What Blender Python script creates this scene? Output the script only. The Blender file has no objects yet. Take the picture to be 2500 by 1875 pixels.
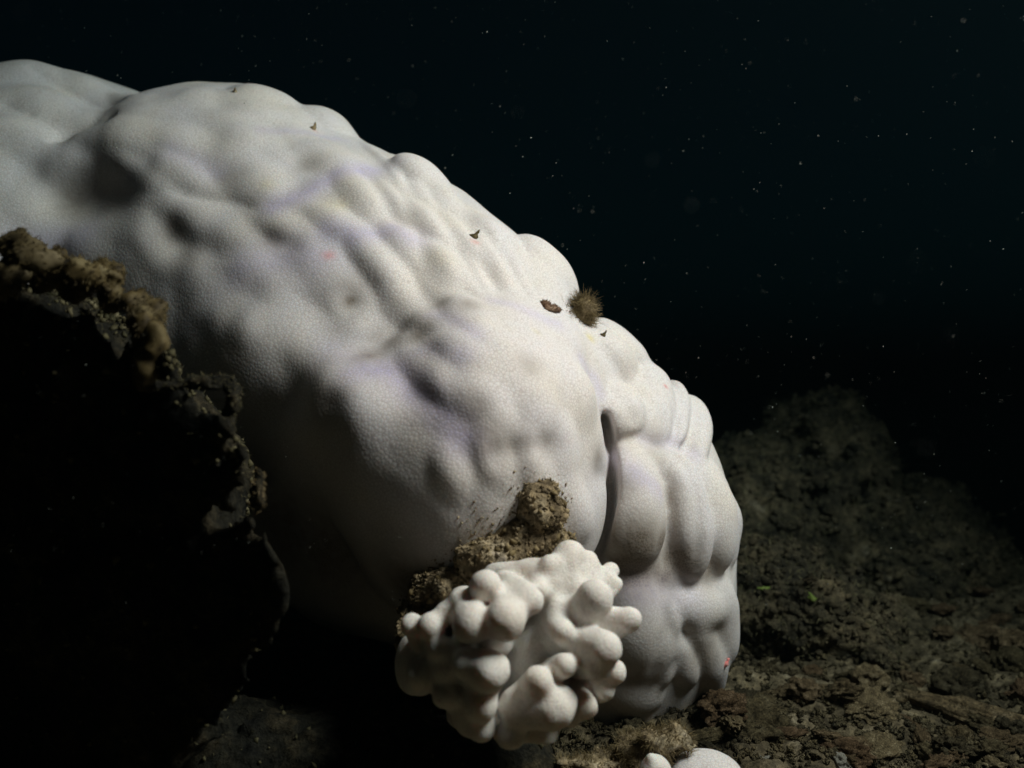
import bpy, math, random
import numpy as np
from mathutils import Vector, Matrix

# ------------------------------------------------------------------ camera, water light, torch
scene = bpy.context.scene
scene.render.engine = 'CYCLES'
C = scene.collection
FPX, CU, CV, CAMZ = 2222.0, 1250.0, 937.5, 0.55

cam_data = bpy.data.cameras.new('camera')
cam_data.sensor_width = 36.0
cam_data.lens = 36.0 * FPX / 2500.0
cam_data.clip_start = 0.02
cam_data.clip_end = 300.0
cam_data.dof.use_dof = True
cam_data.dof.focus_distance = 1.32
cam_data.dof.aperture_fstop = 2.7
cam = bpy.data.objects.new('camera', cam_data)
cam.location = (0, 0, CAMZ)
cam.rotation_euler = (math.radians(90), 0, 0)
C.objects.link(cam)
scene.camera = cam

world = bpy.data.worlds.new("World")
scene.world = world
world.use_nodes = True
wn, wl = world.node_tree.nodes, world.node_tree.links
wbg = wn['Background']
sky = wn.new('ShaderNodeTexSky')
sky.sky_type = 'NISHITA'
sky.sun_disc = False
sky.sun_elevation = math.radians(58)
sky.sun_rotation = math.radians(35)
# night dive: almost no daylight reaches the reef, and sea water lets only its green-blue part through
flt = wn.new('ShaderNodeMix'); flt.data_type = 'RGBA'; flt.blend_type = 'MULTIPLY'
flt.inputs['Factor'].default_value = 1.0
flt.inputs['B'].default_value = (0.36, 0.74, 0.62, 1)
wl.new(sky.outputs['Color'], flt.inputs['A'])
wl.new(flt.outputs['Result'], wbg.inputs['Color'])
wbg.inputs['Strength'].default_value = 0.0009

torch_data = bpy.data.lights.new('dive_torch', 'SPOT')
torch_data.energy = 232.0
torch_data.color = (1.0, 0.765, 0.685)
torch_data.shadow_soft_size = 0.33
torch_data.spot_size = math.radians(100)
torch_data.spot_blend = 0.85
torch = bpy.data.objects.new('dive_torch', torch_data)
torch.location = (1.09, 0.68, 1.80)
tgt = Vector((0.06, 1.42, 0.46))
torch.rotation_euler = (tgt - Vector(torch.location)).to_track_quat('-Z', 'Y').to_euler()
C.objects.link(torch)

vs = scene.view_settings
vs.view_transform = 'Standard'; vs.look = 'None'; vs.exposure = 0.0; vs.gamma = 1.0
vs.use_curve_mapping = False
scene.cycles.use_denoising = True
scene.cycles.max_bounces = 6
scene.cycles.diffuse_bounces = 2
scene.cycles.volume_bounces = 1

# ------------------------------------------------------------------ helpers
def P(u, v, d):
    """photograph pixel (2500 x 1875) and distance -> a point in the place"""
    return np.array(((u - CU) / FPX * d, d, CAMZ + (CV - v) / FPX * d))

def tag(o, label=None, cat=None, group=None, kind=None):
    if label: o['label'] = label
    if cat: o['category'] = cat
    if group: o['group'] = group
    if kind: o['kind'] = kind
    return o

def empty(name, loc):
    o = bpy.data.objects.new(name, None); C.objects.link(o)
    o.location = [float(x) for x in loc]
    o.empty_display_size = 0.05
    return o

def link_mesh(name, V, F, mat, parent=None, smooth=True, attrs=None, origin=None):
    V = np.asarray(V, np.float32)
    if parent is not None:
        V = V - np.array(parent.matrix_basis.translation, np.float32)
    elif origin is not None:
        V = V - np.asarray(origin, np.float32)
    me = bpy.data.meshes.new(name)
    nv = len(V)
    if isinstance(F, np.ndarray):
        n = F.shape[1]; nf = len(F)
        me.vertices.add(nv); me.vertices.foreach_set('co', V.ravel())
        me.loops.add(nf * n); me.loops.foreach_set('vertex_index', F.astype(np.int32).ravel())
        me.polygons.add(nf)
        me.polygons.foreach_set('loop_start', np.arange(0, nf * n, n, dtype=np.int32))
        me.polygons.foreach_set('loop_total', np.full(nf, n, np.int32))
        me.update(calc_edges=True); me.validate()
    else:
        me.from_pydata(V.tolist(), [], F)
    if smooth:
        me.polygons.foreach_set('use_smooth', [True] * len(me.polygons))
    for k, a in (attrs or {}).items():
        at = me.attributes.new(k, 'FLOAT', 'POINT'); at.data.foreach_set('value', np.asarray(a, np.float32))
    if mat: me.materials.append(mat)
    o = bpy.data.objects.new(name, me); C.objects.link(o)
    if parent is not None: o.parent = parent
    elif origin is not None: o.location = [float(x) for x in origin]
    return o

def _hash(ix, iy, iz, seed):
    h = (ix * 374761393 + iy * 668265263 + iz * 2147483647 + seed * 1274126177) & 0xFFFFFFFF
    h = ((h ^ (h >> 13)) * 1274126177) & 0xFFFFFFFF
    h = ((h ^ (h >> 16)) * 2246822519) & 0xFFFFFFFF
    return ((h ^ (h >> 15)) & 0xFFFF).astype(np.float32) / 32767.5 - 1.0

def vnoise(p, seed=0):
    p = np.asarray(p, np.float64)
    i = np.floor(p).astype(np.int64); f = (p - i)
    f = (f * f * f * (f * (f * 6 - 15) + 10)).astype(np.float32)
    r = 0
    for dx in (0, 1):
        wx = f[..., 0] if dx else 1 - f[..., 0]
        for dy in (0, 1):
            wy = f[..., 1] if dy else 1 - f[..., 1]
            for dz in (0, 1):
                wz = f[..., 2] if dz else 1 - f[..., 2]
                r = r + wx * wy * wz * _hash(i[..., 0] + dx, i[..., 1] + dy, i[..., 2] + dz, seed)
    return r

def fbm(p, octaves=4, seed=0, gain=0.5):
    a, s, r = 1.0, 1.0, 0
    for o in range(octaves):
        r = r + a * vnoise(np.asarray(p) * s + 17.3 * o, seed + o)
        a *= gain; s *= 2.03
    return r

class Vox:
    """a signed distance field on a regular grid, blended lobe by lobe, then skinned"""
    def __init__(self, lo, hi, h):
        self.lo = np.array(lo, np.float32); self.h = h
        self.n = np.ceil((np.array(hi) - lo) / h).astype(int) + 1
        self.f = np.full(self.n, 1.0, np.float32)
        self.ax = [self.lo[i] + h * np.arange(self.n[i], dtype=np.float32) for i in range(3)]
    def box(self, lo, hi):
        s = []
        for i in range(3):
            a = max(0, int((lo[i] - self.lo[i]) / self.h)); b = min(self.n[i], int((hi[i] - self.lo[i]) / self.h) + 2)
            if b <= a: return None, None
            s.append(slice(a, b))
        X, Y, Z = np.meshgrid(*[self.ax[i][s[i]] for i in range(3)], indexing='ij')
        return tuple(s), np.stack((X, Y, Z), -1)
    def union(self, s, d, k):
        f = self.f[s]
        if k > 0:
            hh = np.clip(0.5 + 0.5 * (f - d) / k, 0, 1)
            self.f[s] = f * (1 - hh) + d * hh - k * hh * (1 - hh)
        else:
            self.f[s] = np.minimum(f, d)
    def ell(self, c, r, k=0.02, axes=None, sub=False):
        c = np.asarray(c, np.float32); r = np.asarray(r, np.float32)
        m = float(r.max()) * 1.02 + 2 * k + 0.25
        s, Q = self.box(c - m, c + m)
        if s is None: return
        q = Q - c
        if axes is not None: q = q @ np.asarray(axes, np.float32).T
        k0 = np.linalg.norm(q / r, axis=-1); k1 = np.linalg.norm(q / (r * r), axis=-1)
        d = k0 * (k0 - 1) / np.maximum(k1, 1e-6)
        if sub:
            f = self.f[s]; hh = np.clip(0.5 - 0.5 * (f + d) / k, 0, 1)
            self.f[s] = f * (1 - hh) - d * hh + k * hh * (1 - hh)
        else: self.union(s, d, k)
    def cap(self, a, b, ra, rb, k=0.01):
        a = np.asarray(a, np.float32); b = np.asarray(b, np.float32)
        m = max(ra, rb) + k + 0.03
        s, Q = self.box(np.minimum(a, b) - m, np.maximum(a, b) + m)
        if s is None: return
        ab = b - a; t = np.clip(((Q - a) @ ab) / max(float(ab @ ab), 1e-9), 0, 1)
        d = np.linalg.norm(Q - a - t[..., None] * ab, axis=-1) - (ra + (rb - ra) * t)
        self.union(s, d, k)
    def sample(self, p):
        g = (np.asarray(p, np.float64) - self.lo) / self.h
        i = np.floor(g).astype(int)
        if (i < 0).any() or (i >= self.n - 1).any(): return 1.0
        t = g - i; v = 0.0
        for dx in (0, 1):
            for dy in (0, 1):
                for dz in (0, 1):
                    v += (t[0] if dx else 1 - t[0]) * (t[1] if dy else 1 - t[1]) * (t[2] if dz else 1 - t[2]) * self.f[i[0] + dx, i[1] + dy, i[2] + dz]
        return float(v)
    def depth(self, u, v, d0=0.6, d1=2.7):
        d, st = d0, self.h
        prev = None
        while d < d1:
            val = self.sample(P(u, v, d))
            if val < 0:
                if prev is None: return d
                return d - st * val / (val - prev) if val != prev else d
            prev = val; d += st
        return None
    def normal(self, p):
        e = self.h * 1.5
        g = np.array([self.sample(p + np.eye(3)[i] * e) - self.sample(p - np.eye(3)[i] * e) for i in range(3)])
        return g / max(np.linalg.norm(g), 1e-9)
    def push(self, p, amp, rad, axes=None):
        """soft local swelling (amp > 0) or hollow (amp < 0) round the point p"""
        rad = np.asarray(rad, np.float32) * np.ones(3, np.float32)
        m = float(rad.max()) * 2.4
        s, Q = self.box(p - m, p + m)
        if s is None: return
        q = Q - np.asarray(p, np.float32)
        if axes is not None: q = q @ np.asarray(axes, np.float32).T
        self.f[s] -= amp * np.exp(-((q / rad) ** 2).sum(-1))
    def groove(self, pts, depth, w):
        pts = [np.asarray(q, np.float32) for q in pts]
        n = len(pts) - 1
        lo = np.min(pts, 0) - 4 * w; hi = np.max(pts, 0) + 4 * w
        s, Q = self.box(lo, hi)
        if s is None: return
        best = np.full(Q.shape[:3], 9.0, np.float32); tt = np.zeros_like(best)
        for i in range(n):
            a, b = pts[i], pts[i + 1]; ab = b - a
            t = np.clip(((Q - a) @ ab) / max(float(ab @ ab), 1e-9), 0, 1)
            d = np.linalg.norm(Q - a - t[..., None] * ab, axis=-1)
            m = d < best
            best = np.where(m, d, best); tt = np.where(m, (i + t) / n, tt)
        fade = np.clip(np.minimum(tt, 1 - tt) * 5, 0, 1)
        self.f[s] += depth * fade * np.exp(-best / w)
    def cushion(self, c, A, k):
        """a swelling given by the matrix that maps it to the unit ball"""
        A = np.asarray(A, np.float64)
        m = np.linalg.norm(np.linalg.inv(A), axis=1) * 1.8 + k + .02
        s, Q = self.box(c - m, c + m)
        if s is None: return
        q = (Q - np.asarray(c, np.float32)) @ A.T.astype(np.float32)
        k0 = np.linalg.norm(q, axis=-1); k1 = np.linalg.norm(q @ A.astype(np.float32), axis=-1)
        self.union(s, k0 * (k0 - 1) / np.maximum(k1, 1e-6), k)
    def relief(self, H, p, n, A, h, reach):
        """raise the field H (heights over the smooth colony) by one rounded lobe"""
        Mi = np.linalg.inv(A); m = np.hypot(np.linalg.norm(Mi[:, 0]), np.linalg.norm(Mi[:, 1])) * 1.02 + .01
        s, Q = self.box(p - m, p + m)
        if s is None: return
        d = Q - np.asarray(p, np.float32)
        q = d @ np.asarray(A[:2], np.float32).T
        r2 = (q ** 2).sum(-1)
        z = np.abs(d @ np.asarray(n, np.float32)) / min(reach, .1)
        g = h * np.maximum(1 - r2, 0) ** .8 * np.clip(2.2 - 2.2 * z, 0, 1)
        k = .013
        o = H[s]; t = np.clip(.5 + .5 * (g - o) / k, 0, 1)
        H[s] = o * (1 - t) + g * t + k * t * (1 - t)
    def noise(self, amp, freq, octaves=3, seed=0, band=0.08):
        m = np.abs(self.f) < band
        idx = np.argwhere(m)
        if len(idx):
            p = self.lo + idx * self.h
            self.f[m] += (amp * fbm(p * freq, octaves, seed)).astype(np.float32)
    def mesh(self):
        f = self.f.copy()
        f[0] = f[-1] = 1; f[:, 0] = f[:, -1] = 1; f[:, :, 0] = f[:, :, -1] = 1
        ins = f < 0
        nx, ny, nz = f.shape
        acc = np.zeros((nx - 1, ny - 1, nz - 1), np.int8)
        for dx in (0, 1):
            for dy in (0, 1):
                for dz in (0, 1):
                    acc += ins[dx:nx - 1 + dx, dy:ny - 1 + dy, dz:nz - 1 + dz]
        cells = np.argwhere((acc > 0) & (acc < 8))
        idx = np.full(acc.shape, -1, np.int64)
        idx[tuple(cells.T)] = np.arange(len(cells))
        S = np.zeros((len(cells), 3)); W = np.zeros(len(cells))
        corners = [(a, b, c) for a in (0, 1) for b in (0, 1) for c in (0, 1)]
        vals = {c: f[cells[:, 0] + c[0], cells[:, 1] + c[1], cells[:, 2] + c[2]] for c in corners}
        for c in corners:
            for a in range(3):
                if c[a] == 0:
                    e = list(c); e[a] = 1; e = tuple(e)
                    v0, v1 = vals[c], vals[e]
                    m = (v0 < 0) != (v1 < 0)
                    t = np.where(m, v0 / np.where(m, v0 - v1, 1), 0)
                    pt = np.tile(np.array(c, float), (len(cells), 1)); pt[:, a] += t
                    S[m] += pt[m]; W[m] += 1
        V = self.lo + self.h * (cells + S / W[:, None])
        faces = []
        for a in range(3):
            b, c = (a + 1) % 3, (a + 2) % 3
            sl0 = [slice(1, n - 1) for n in f.shape]; sl1 = list(sl0)
            sl0[a] = slice(0, f.shape[a] - 1); sl1[a] = slice(1, f.shape[a])
            i0 = ins[tuple(sl0)]; i1 = ins[tuple(sl1)]
            e = np.argwhere(i0 != i1)
            off = np.array([1, 1, 1]); off[a] = 0
            p = e + off
            flip = i0[tuple(e.T)]
            ub = np.zeros(3, int); ub[b] = 1; uc = np.zeros(3, int); uc[c] = 1
            q = [idx[tuple((p - ub - uc).T)], idx[tuple((p - uc).T)], idx[tuple(p.T)], idx[tuple((p - ub).T)]]
            Q = np.stack(q, 1)
            Q[~flip] = Q[~flip][:, ::-1]
            faces.append(Q)
        F = np.concatenate(faces)
        F = F[(F >= 0).all(1)]
        return V.astype(np.float32), F

def vnormals(V, F):
    n = np.cross(V[F[:, 2]] - V[F[:, 0]], V[F[:, 3 if F.shape[1] > 3 else 1]] - V[F[:, 1 if F.shape[1] > 3 else 0]])
    N = np.zeros_like(V)
    for i in range(F.shape[1]): np.add.at(N, F[:, i], n)
    return N / np.maximum(np.linalg.norm(N, axis=1, keepdims=True), 1e-12)

# ------------------------------------------------------------------ materials
def new_mat(name):
    m = bpy.data.materials.new(name); m.use_nodes = True
    return m, m.node_tree.nodes, m.node_tree.links, m.node_tree.nodes['Principled BSDF']

def node(n, kind, **kw):
    x = n.new(kind)
    for k, v in kw.items():
        if k in x.inputs: x.inputs[k].default_value = v
        else: setattr(x, k, v)
    return x

def mixrgb(n, l, fac, a, b, blend='MIX'):
    x = n.new('ShaderNodeMix'); x.data_type = 'RGBA'; x.blend_type = blend
    for sock, val in (('Factor', fac), ('A', a), ('B', b)):
        if hasattr(val, 'links'): l.new(val, x.inputs[sock])
        elif sock == 'Factor': x.inputs[sock].default_value = val
        else: x.inputs[sock].default_value = (*val, 1)
    return x.outputs['Result']

def ramp(n, l, src, stops):
    r = n.new('ShaderNodeValToRGB'); e = r.color_ramp.elements
    while len(e) < len(stops): e.new(0.5)
    for i, (p, c) in enumerate(stops):
        e[i].position = p; e[i].color = (*c, 1) if len(c) == 3 else c
    l.new(src, r.inputs['Fac'])
    return r.outputs['Color']

def coral_material(name, base, warm, polyp, bump, sss, pigments=True):
    m, n, l, p = new_mat(name)
    tc = n.new('ShaderNodeTexCoord')
    big = node(n, 'ShaderNodeTexNoise', Scale=9.0, Detail=4.0); l.new(tc.outputs['Object'], big.inputs['Vector'])
    col = mixrgb(n, l, ramp(n, l, big.outputs['Fac'], ((.35, (0, 0, 0)), (.68, (1, 1, 1)))), base, warm)
    wob = node(n, 'ShaderNodeTexNoise', Scale=70.0, Detail=1.0); l.new(tc.outputs['Object'], wob.inputs['Vector'])
    add = node(n, 'ShaderNodeVectorMath', operation='MULTIPLY_ADD')
    l.new(wob.outputs['Color'], add.inputs[0]); add.inputs[1].default_value = (.004, .004, .004); l.new(tc.outputs['Object'], add.inputs[2])
    ve = node(n, 'ShaderNodeTexVoronoi', feature='DISTANCE_TO_EDGE', Scale=polyp); l.new(add.outputs[0], ve.inputs['Vector'])
    v1 = node(n, 'ShaderNodeTexVoronoi', feature='F1', Scale=polyp); l.new(add.outputs[0], v1.inputs['Vector'])
    edge = ramp(n, l, ve.outputs['Distance'], ((.0, (1, 1, 1)), (.16, (0, 0, 0))))
    if pigments:
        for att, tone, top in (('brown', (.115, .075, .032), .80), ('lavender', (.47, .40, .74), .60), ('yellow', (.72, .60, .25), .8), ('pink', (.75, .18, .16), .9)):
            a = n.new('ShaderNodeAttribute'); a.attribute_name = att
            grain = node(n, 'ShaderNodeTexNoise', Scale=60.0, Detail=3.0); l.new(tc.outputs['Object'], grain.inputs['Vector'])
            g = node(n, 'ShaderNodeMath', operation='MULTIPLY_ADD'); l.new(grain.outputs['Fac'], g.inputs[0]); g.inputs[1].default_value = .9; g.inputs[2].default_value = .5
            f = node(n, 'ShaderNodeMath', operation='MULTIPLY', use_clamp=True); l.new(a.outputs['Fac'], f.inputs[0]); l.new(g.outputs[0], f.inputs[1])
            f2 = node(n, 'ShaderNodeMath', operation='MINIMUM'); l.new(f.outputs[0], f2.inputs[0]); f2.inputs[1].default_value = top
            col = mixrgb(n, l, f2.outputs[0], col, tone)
    dk = node(n, 'ShaderNodeMath', operation='MULTIPLY'); l.new(edge, dk.inputs[0]); dk.inputs[1].default_value = .55
    col = mixrgb(n, l, dk.outputs[0], col, (.46, .385, .35))
    l.new(col, p.inputs['Base Color'])
    p.inputs['Roughness'].default_value = .72
    p.inputs['Specular IOR Level'].default_value = .25
    if sss:
        if not pigments: p.inputs['Subsurface Anisotropy'].default_value = .2
        p.inputs['Subsurface Weight'].default_value = sss
        p.inputs['Subsurface Radius'].default_value = (1.0, .62, .42)
        p.inputs['Subsurface Scale'].default_value = .008 if pigments else .014
    fz = node(n, 'ShaderNodeTexNoise', Scale=650.0, Detail=2.0); l.new(tc.outputs['Object'], fz.inputs['Vector'])
    b1 = node(n, 'ShaderNodeBump', Strength=.21, Distance=bump); l.new(v1.outputs['Distance'], b1.inputs['Height']); b1.invert = True
    b2 = node(n, 'ShaderNodeBump', Strength=.06, Distance=bump * .5); l.new(fz.outputs['Fac'], b2.inputs['Height']); l.new(b1.outputs['Normal'], b2.inputs['Normal'])
    l.new(b2.outputs['Normal'], p.inputs['Normal'])
    return m

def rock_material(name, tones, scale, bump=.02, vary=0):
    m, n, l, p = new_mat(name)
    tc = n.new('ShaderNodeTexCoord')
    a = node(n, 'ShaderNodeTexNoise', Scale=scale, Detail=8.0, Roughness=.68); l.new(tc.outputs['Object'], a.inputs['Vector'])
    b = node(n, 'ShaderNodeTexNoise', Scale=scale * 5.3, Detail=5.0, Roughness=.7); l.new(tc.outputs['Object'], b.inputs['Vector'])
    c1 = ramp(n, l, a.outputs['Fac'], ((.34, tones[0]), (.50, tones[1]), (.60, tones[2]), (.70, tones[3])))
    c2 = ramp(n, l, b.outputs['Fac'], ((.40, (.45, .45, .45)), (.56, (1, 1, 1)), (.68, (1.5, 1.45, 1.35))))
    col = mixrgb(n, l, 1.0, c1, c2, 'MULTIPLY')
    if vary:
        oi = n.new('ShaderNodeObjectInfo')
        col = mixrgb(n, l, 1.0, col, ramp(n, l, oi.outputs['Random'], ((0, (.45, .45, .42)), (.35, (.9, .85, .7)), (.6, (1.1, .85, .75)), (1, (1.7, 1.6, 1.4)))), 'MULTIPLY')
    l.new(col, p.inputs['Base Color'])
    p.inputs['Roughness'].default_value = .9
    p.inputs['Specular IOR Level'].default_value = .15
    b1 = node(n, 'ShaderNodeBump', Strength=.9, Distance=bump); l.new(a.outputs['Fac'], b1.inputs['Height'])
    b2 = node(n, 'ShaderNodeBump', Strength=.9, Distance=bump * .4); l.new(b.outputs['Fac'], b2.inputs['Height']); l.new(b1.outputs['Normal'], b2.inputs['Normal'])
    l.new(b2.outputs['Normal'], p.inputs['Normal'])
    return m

def turf_material(name, a, b, c):
    m, n, l, p = new_mat(name)
    tc = n.new('ShaderNodeTexCoord')
    t = node(n, 'ShaderNodeTexNoise', Scale=45.0, Detail=4.0); l.new(tc.outputs['Object'], t.inputs['Vector'])
    l.new(ramp(n, l, t.outputs['Fac'], ((.36, a), (.5, b), (.66, c))), p.inputs['Base Color'])
    p.inputs['Roughness'].default_value = .7
    p.inputs['Specular IOR Level'].default_value = .2
    p.inputs['Subsurface Weight'].default_value = .0
    return m

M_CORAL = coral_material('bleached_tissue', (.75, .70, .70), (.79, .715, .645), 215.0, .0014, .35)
M_FINGER = coral_material('finger_tissue', (.88, .84, .78), (.89, .81, .71), 380.0, .0030, .5, False)
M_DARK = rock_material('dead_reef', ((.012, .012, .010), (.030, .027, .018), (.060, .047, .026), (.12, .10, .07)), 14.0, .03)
M_REEF = rock_material('far_reef', ((.022, .020, .014), (.085, .068, .040), (.15, .114, .065), (.24, .20, .14)), 9.0, .05)
M_ALGAL = rock_material('algal_crust', ((.10, .07, .04), (.32, .24, .14), (.50, .40, .26), (.60, .50, .42)), 17.0, .012)
M_FLOOR = rock_material('rubble_floor', ((.045, .037, .022), (.13, .10, .058), (.21, .165, .10), (.34, .28, .19)), 11.0, .03)
M_CHUNK = rock_material('rubble_chunk', ((.065, .052, .034), (.14, .112, .068), (.21, .175, .115), (.33, .28, .20)), 2.6, .25, 1)
M_PALE = rock_material('pale_chunk', ((.30, .28, .22), (.42, .39, .32), (.52, .48, .41), (.62, .58, .50)), 22.0, .006)
M_TURF = turf_material('turf_brown', (.10, .07, .03), (.22, .16, .075), (.38, .29, .17))
M_GOLD = turf_material('turf_gold', (.035, .024, .009), (.085, .060, .022), (.16, .125, .06))
M_OLIVE = turf_material('turf_olive', (.04, .036, .016), (.09, .076, .036), (.16, .135, .075))
M_RED = turf_material('turf_red', (.13, .07, .04), (.24, .14, .09), (.34, .23, .15))
M_SPONGE = turf_material('sponge_pink', (.70, .16, .16), (.80, .24, .22), (.85, .38, .34))
M_LEAF = turf_material('leaf_green', (.07, .10, .02), (.12, .16, .03), (.18, .21, .06))
M_RIM = turf_material('turf_rim', (.04, .03, .014), (.10, .076, .036), (.19, .15, .085))

# ------------------------------------------------------------------ the large bleached coral
def lobe(vx, u, v, a, b, ang, prot=0.02, c=None, d=None, k=0.02):
    """one swelling: centre pixel, half axes in photograph pixels, tilt in the picture, how far it stands out"""
    if d is None:
        d = vx.depth(u, v)
        if d is None: return
        am, bm = a * d / FPX, b * d / FPX
        cc = c or 1.1 * max(am, bm)
        dc = d + cc - prot
    else:
        dc = d; cc = c
    am, bm = a * dc / FPX, b * dc / FPX
    if cc is None: cc = 0.8 * max(am, bm)
    ca, sa = math.cos(math.radians(ang)), math.sin(math.radians(ang))
    w = P(u, v, 1.0) - np.array((0, 0, CAMZ)); w /= np.linalg.norm(w)
    x = np.array((1, 0, 0)) - w * w[0]; x /= np.linalg.norm(x)
    z = np.cross(x, w)
    e1 = ca * x - sa * z; e2 = sa * x + ca * z
    vx.ell(P(u, v, dc), (am, bm, cc), k, np.stack((e1, e2, w)))

def dimple(vx, u, v, r, amp, ang=0, r2=None):
    d = vx.depth(u, v)
    if d is None: return
    w = P(u, v, 1.0) - np.array((0, 0, CAMZ)); w /= np.linalg.norm(w)
    x = np.array((1, 0, 0)) - w * w[0]; x /= np.linalg.norm(x); z = np.cross(x, w)
    ca, sa = math.cos(math.radians(ang)), math.sin(math.radians(ang))
    r1 = r * d / FPX; r2 = (r2 or r) * d / FPX
    vx.push(P(u, v, d), amp, (r1, r2, 1.6 * max(r1, r2)), np.stack((ca * x - sa * z, sa * x + ca * z, w)))

def crease(vx, pix, depth, w, jump=.04):
    dense = []
    for (u0, v0), (u1, v1) in zip(pix[:-1], pix[1:]):
        n = max(1, int(math.hypot(u1 - u0, v1 - v0) / 14))
        dense += [(u0 + (u1 - u0) * i / n, v0 + (v1 - v0) * i / n) for i in range(n)]
    q = np.array(dense + [pix[-1]], float)
    for _ in range(3): q[1:-1] = (q[:-2] + 2 * q[1:-1] + q[2:]) / 4
    runs = [[]]
    for u, v in q:
        d = vx.depth(u, v)
        if d is None or (runs[-1] and abs(d - runs[-1][-1][1]) > jump): runs.append([])
        if d is not None: runs[-1].append(P(u, v, d))
    for pts in runs:
        if len(pts) > 5: vx.groove(pts, depth, w)

HV = 0.0052
vx = Vox((-1.45, 0.98, -0.06), (0.62, 2.55, 1.32), HV)
# the mass of the colony: a ridge that runs from the far left towards the right front
e1 = np.array((0.66, -0.46, -0.26)); e1 /= np.linalg.norm(e1)
e2 = np.cross((0, 0, 1.0), e1); e2 /= np.linalg.norm(e2); e3 = np.cross(e1, e2)
vx.ell((-0.40, 1.76, 0.60), (0.64, 0.36, 0.40), 0.05, np.stack((e1, e2, e3)))
for c, r, k in (((-0.58, 1.84, 0.80), (0.36, 0.34, 0.325), 0.08),
                ((-1.00, 1.97, 0.68), (0.52, 0.45, 0.525), 0.05),
                ((-0.12, 1.66, 0.42), (0.36, 0.38, 0.325), 0.08),
                ((0.105, 1.65, 0.28), (0.276, 0.285, 0.315), 0.05),
                ((0.125, 1.67, 0.13), (0.262, 0.255, 0.21), 0.05)):
    vx.ell(c, r, k)
import copy
behind = copy.copy(vx); behind.f = vx.f.copy()
FC, FR = np.array((-0.060, 1.385, 0.425)), np.array((0.196, 0.235, 0.236))
vx.ell(FC, FR, 0.008)          # the front lobe laps over its neighbours
for L in ((1180, 1000, 250, 200, 72, .012, .40), (935, 1075, 250, 185, 48, .022, .27), (690, 880, 190, 160, 40, .022, .34)): lobe(vx, *L, k=0.05)
base = copy.copy(vx); base.f = vx.f.copy()

def tile(u, v, a, b, ang, h, k=.009):
    """one rounded lobe of tissue lying on the colony: picture centre, half length, half width, tilt, height in mm"""
    h *= 0.00122 * (.95 + .38 * min(1, max(0, (u - 300) / 700))) * (1.15 if u > 900 and v < 760 else 1) * (.74 if u > 1425 else 1)
    under = behind if u > 1425 else base
    for _ in range(12):
        d = under.depth(u, v)
        if d is not None: break
        u, v = u + (900 - u) * .03, v + (1000 - v) * .03
    if d is None: return
    p = P(u, v, d); n = under.normal(p)
    w = P(u, v, 1.0) - np.array((0, 0, CAMZ)); w /= np.linalg.norm(w)
    x = np.array((1, 0, 0)) - w * w[0]; x /= np.linalg.norm(x); z = np.cross(x, w)
    ca, sa = math.cos(math.radians(ang)), math.sin(math.radians(ang))
    T = []
    for e, r in ((ca * x - sa * z, a), (sa * x + ca * z, b)):
        t = e - w * (e @ n) / min(w @ n, -.22)
        L = np.linalg.norm(t); t *= min(L, 2.4) / L
        T.append(t * r * d / FPX)
    M = np.stack((T[0], T[1], n * h * 1.7), 1)
    if u < 1425:
        vx.relief(HF, p, n, np.linalg.inv(M), h, max(np.linalg.norm(T[0]), np.linalg.norm(T[1])) * a / a)
    else:
        late.append((p - n * (h * .7 - .0125), np.linalg.inv(M), k))
HF = np.full_like(vx.f, .0131); late = []
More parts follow.
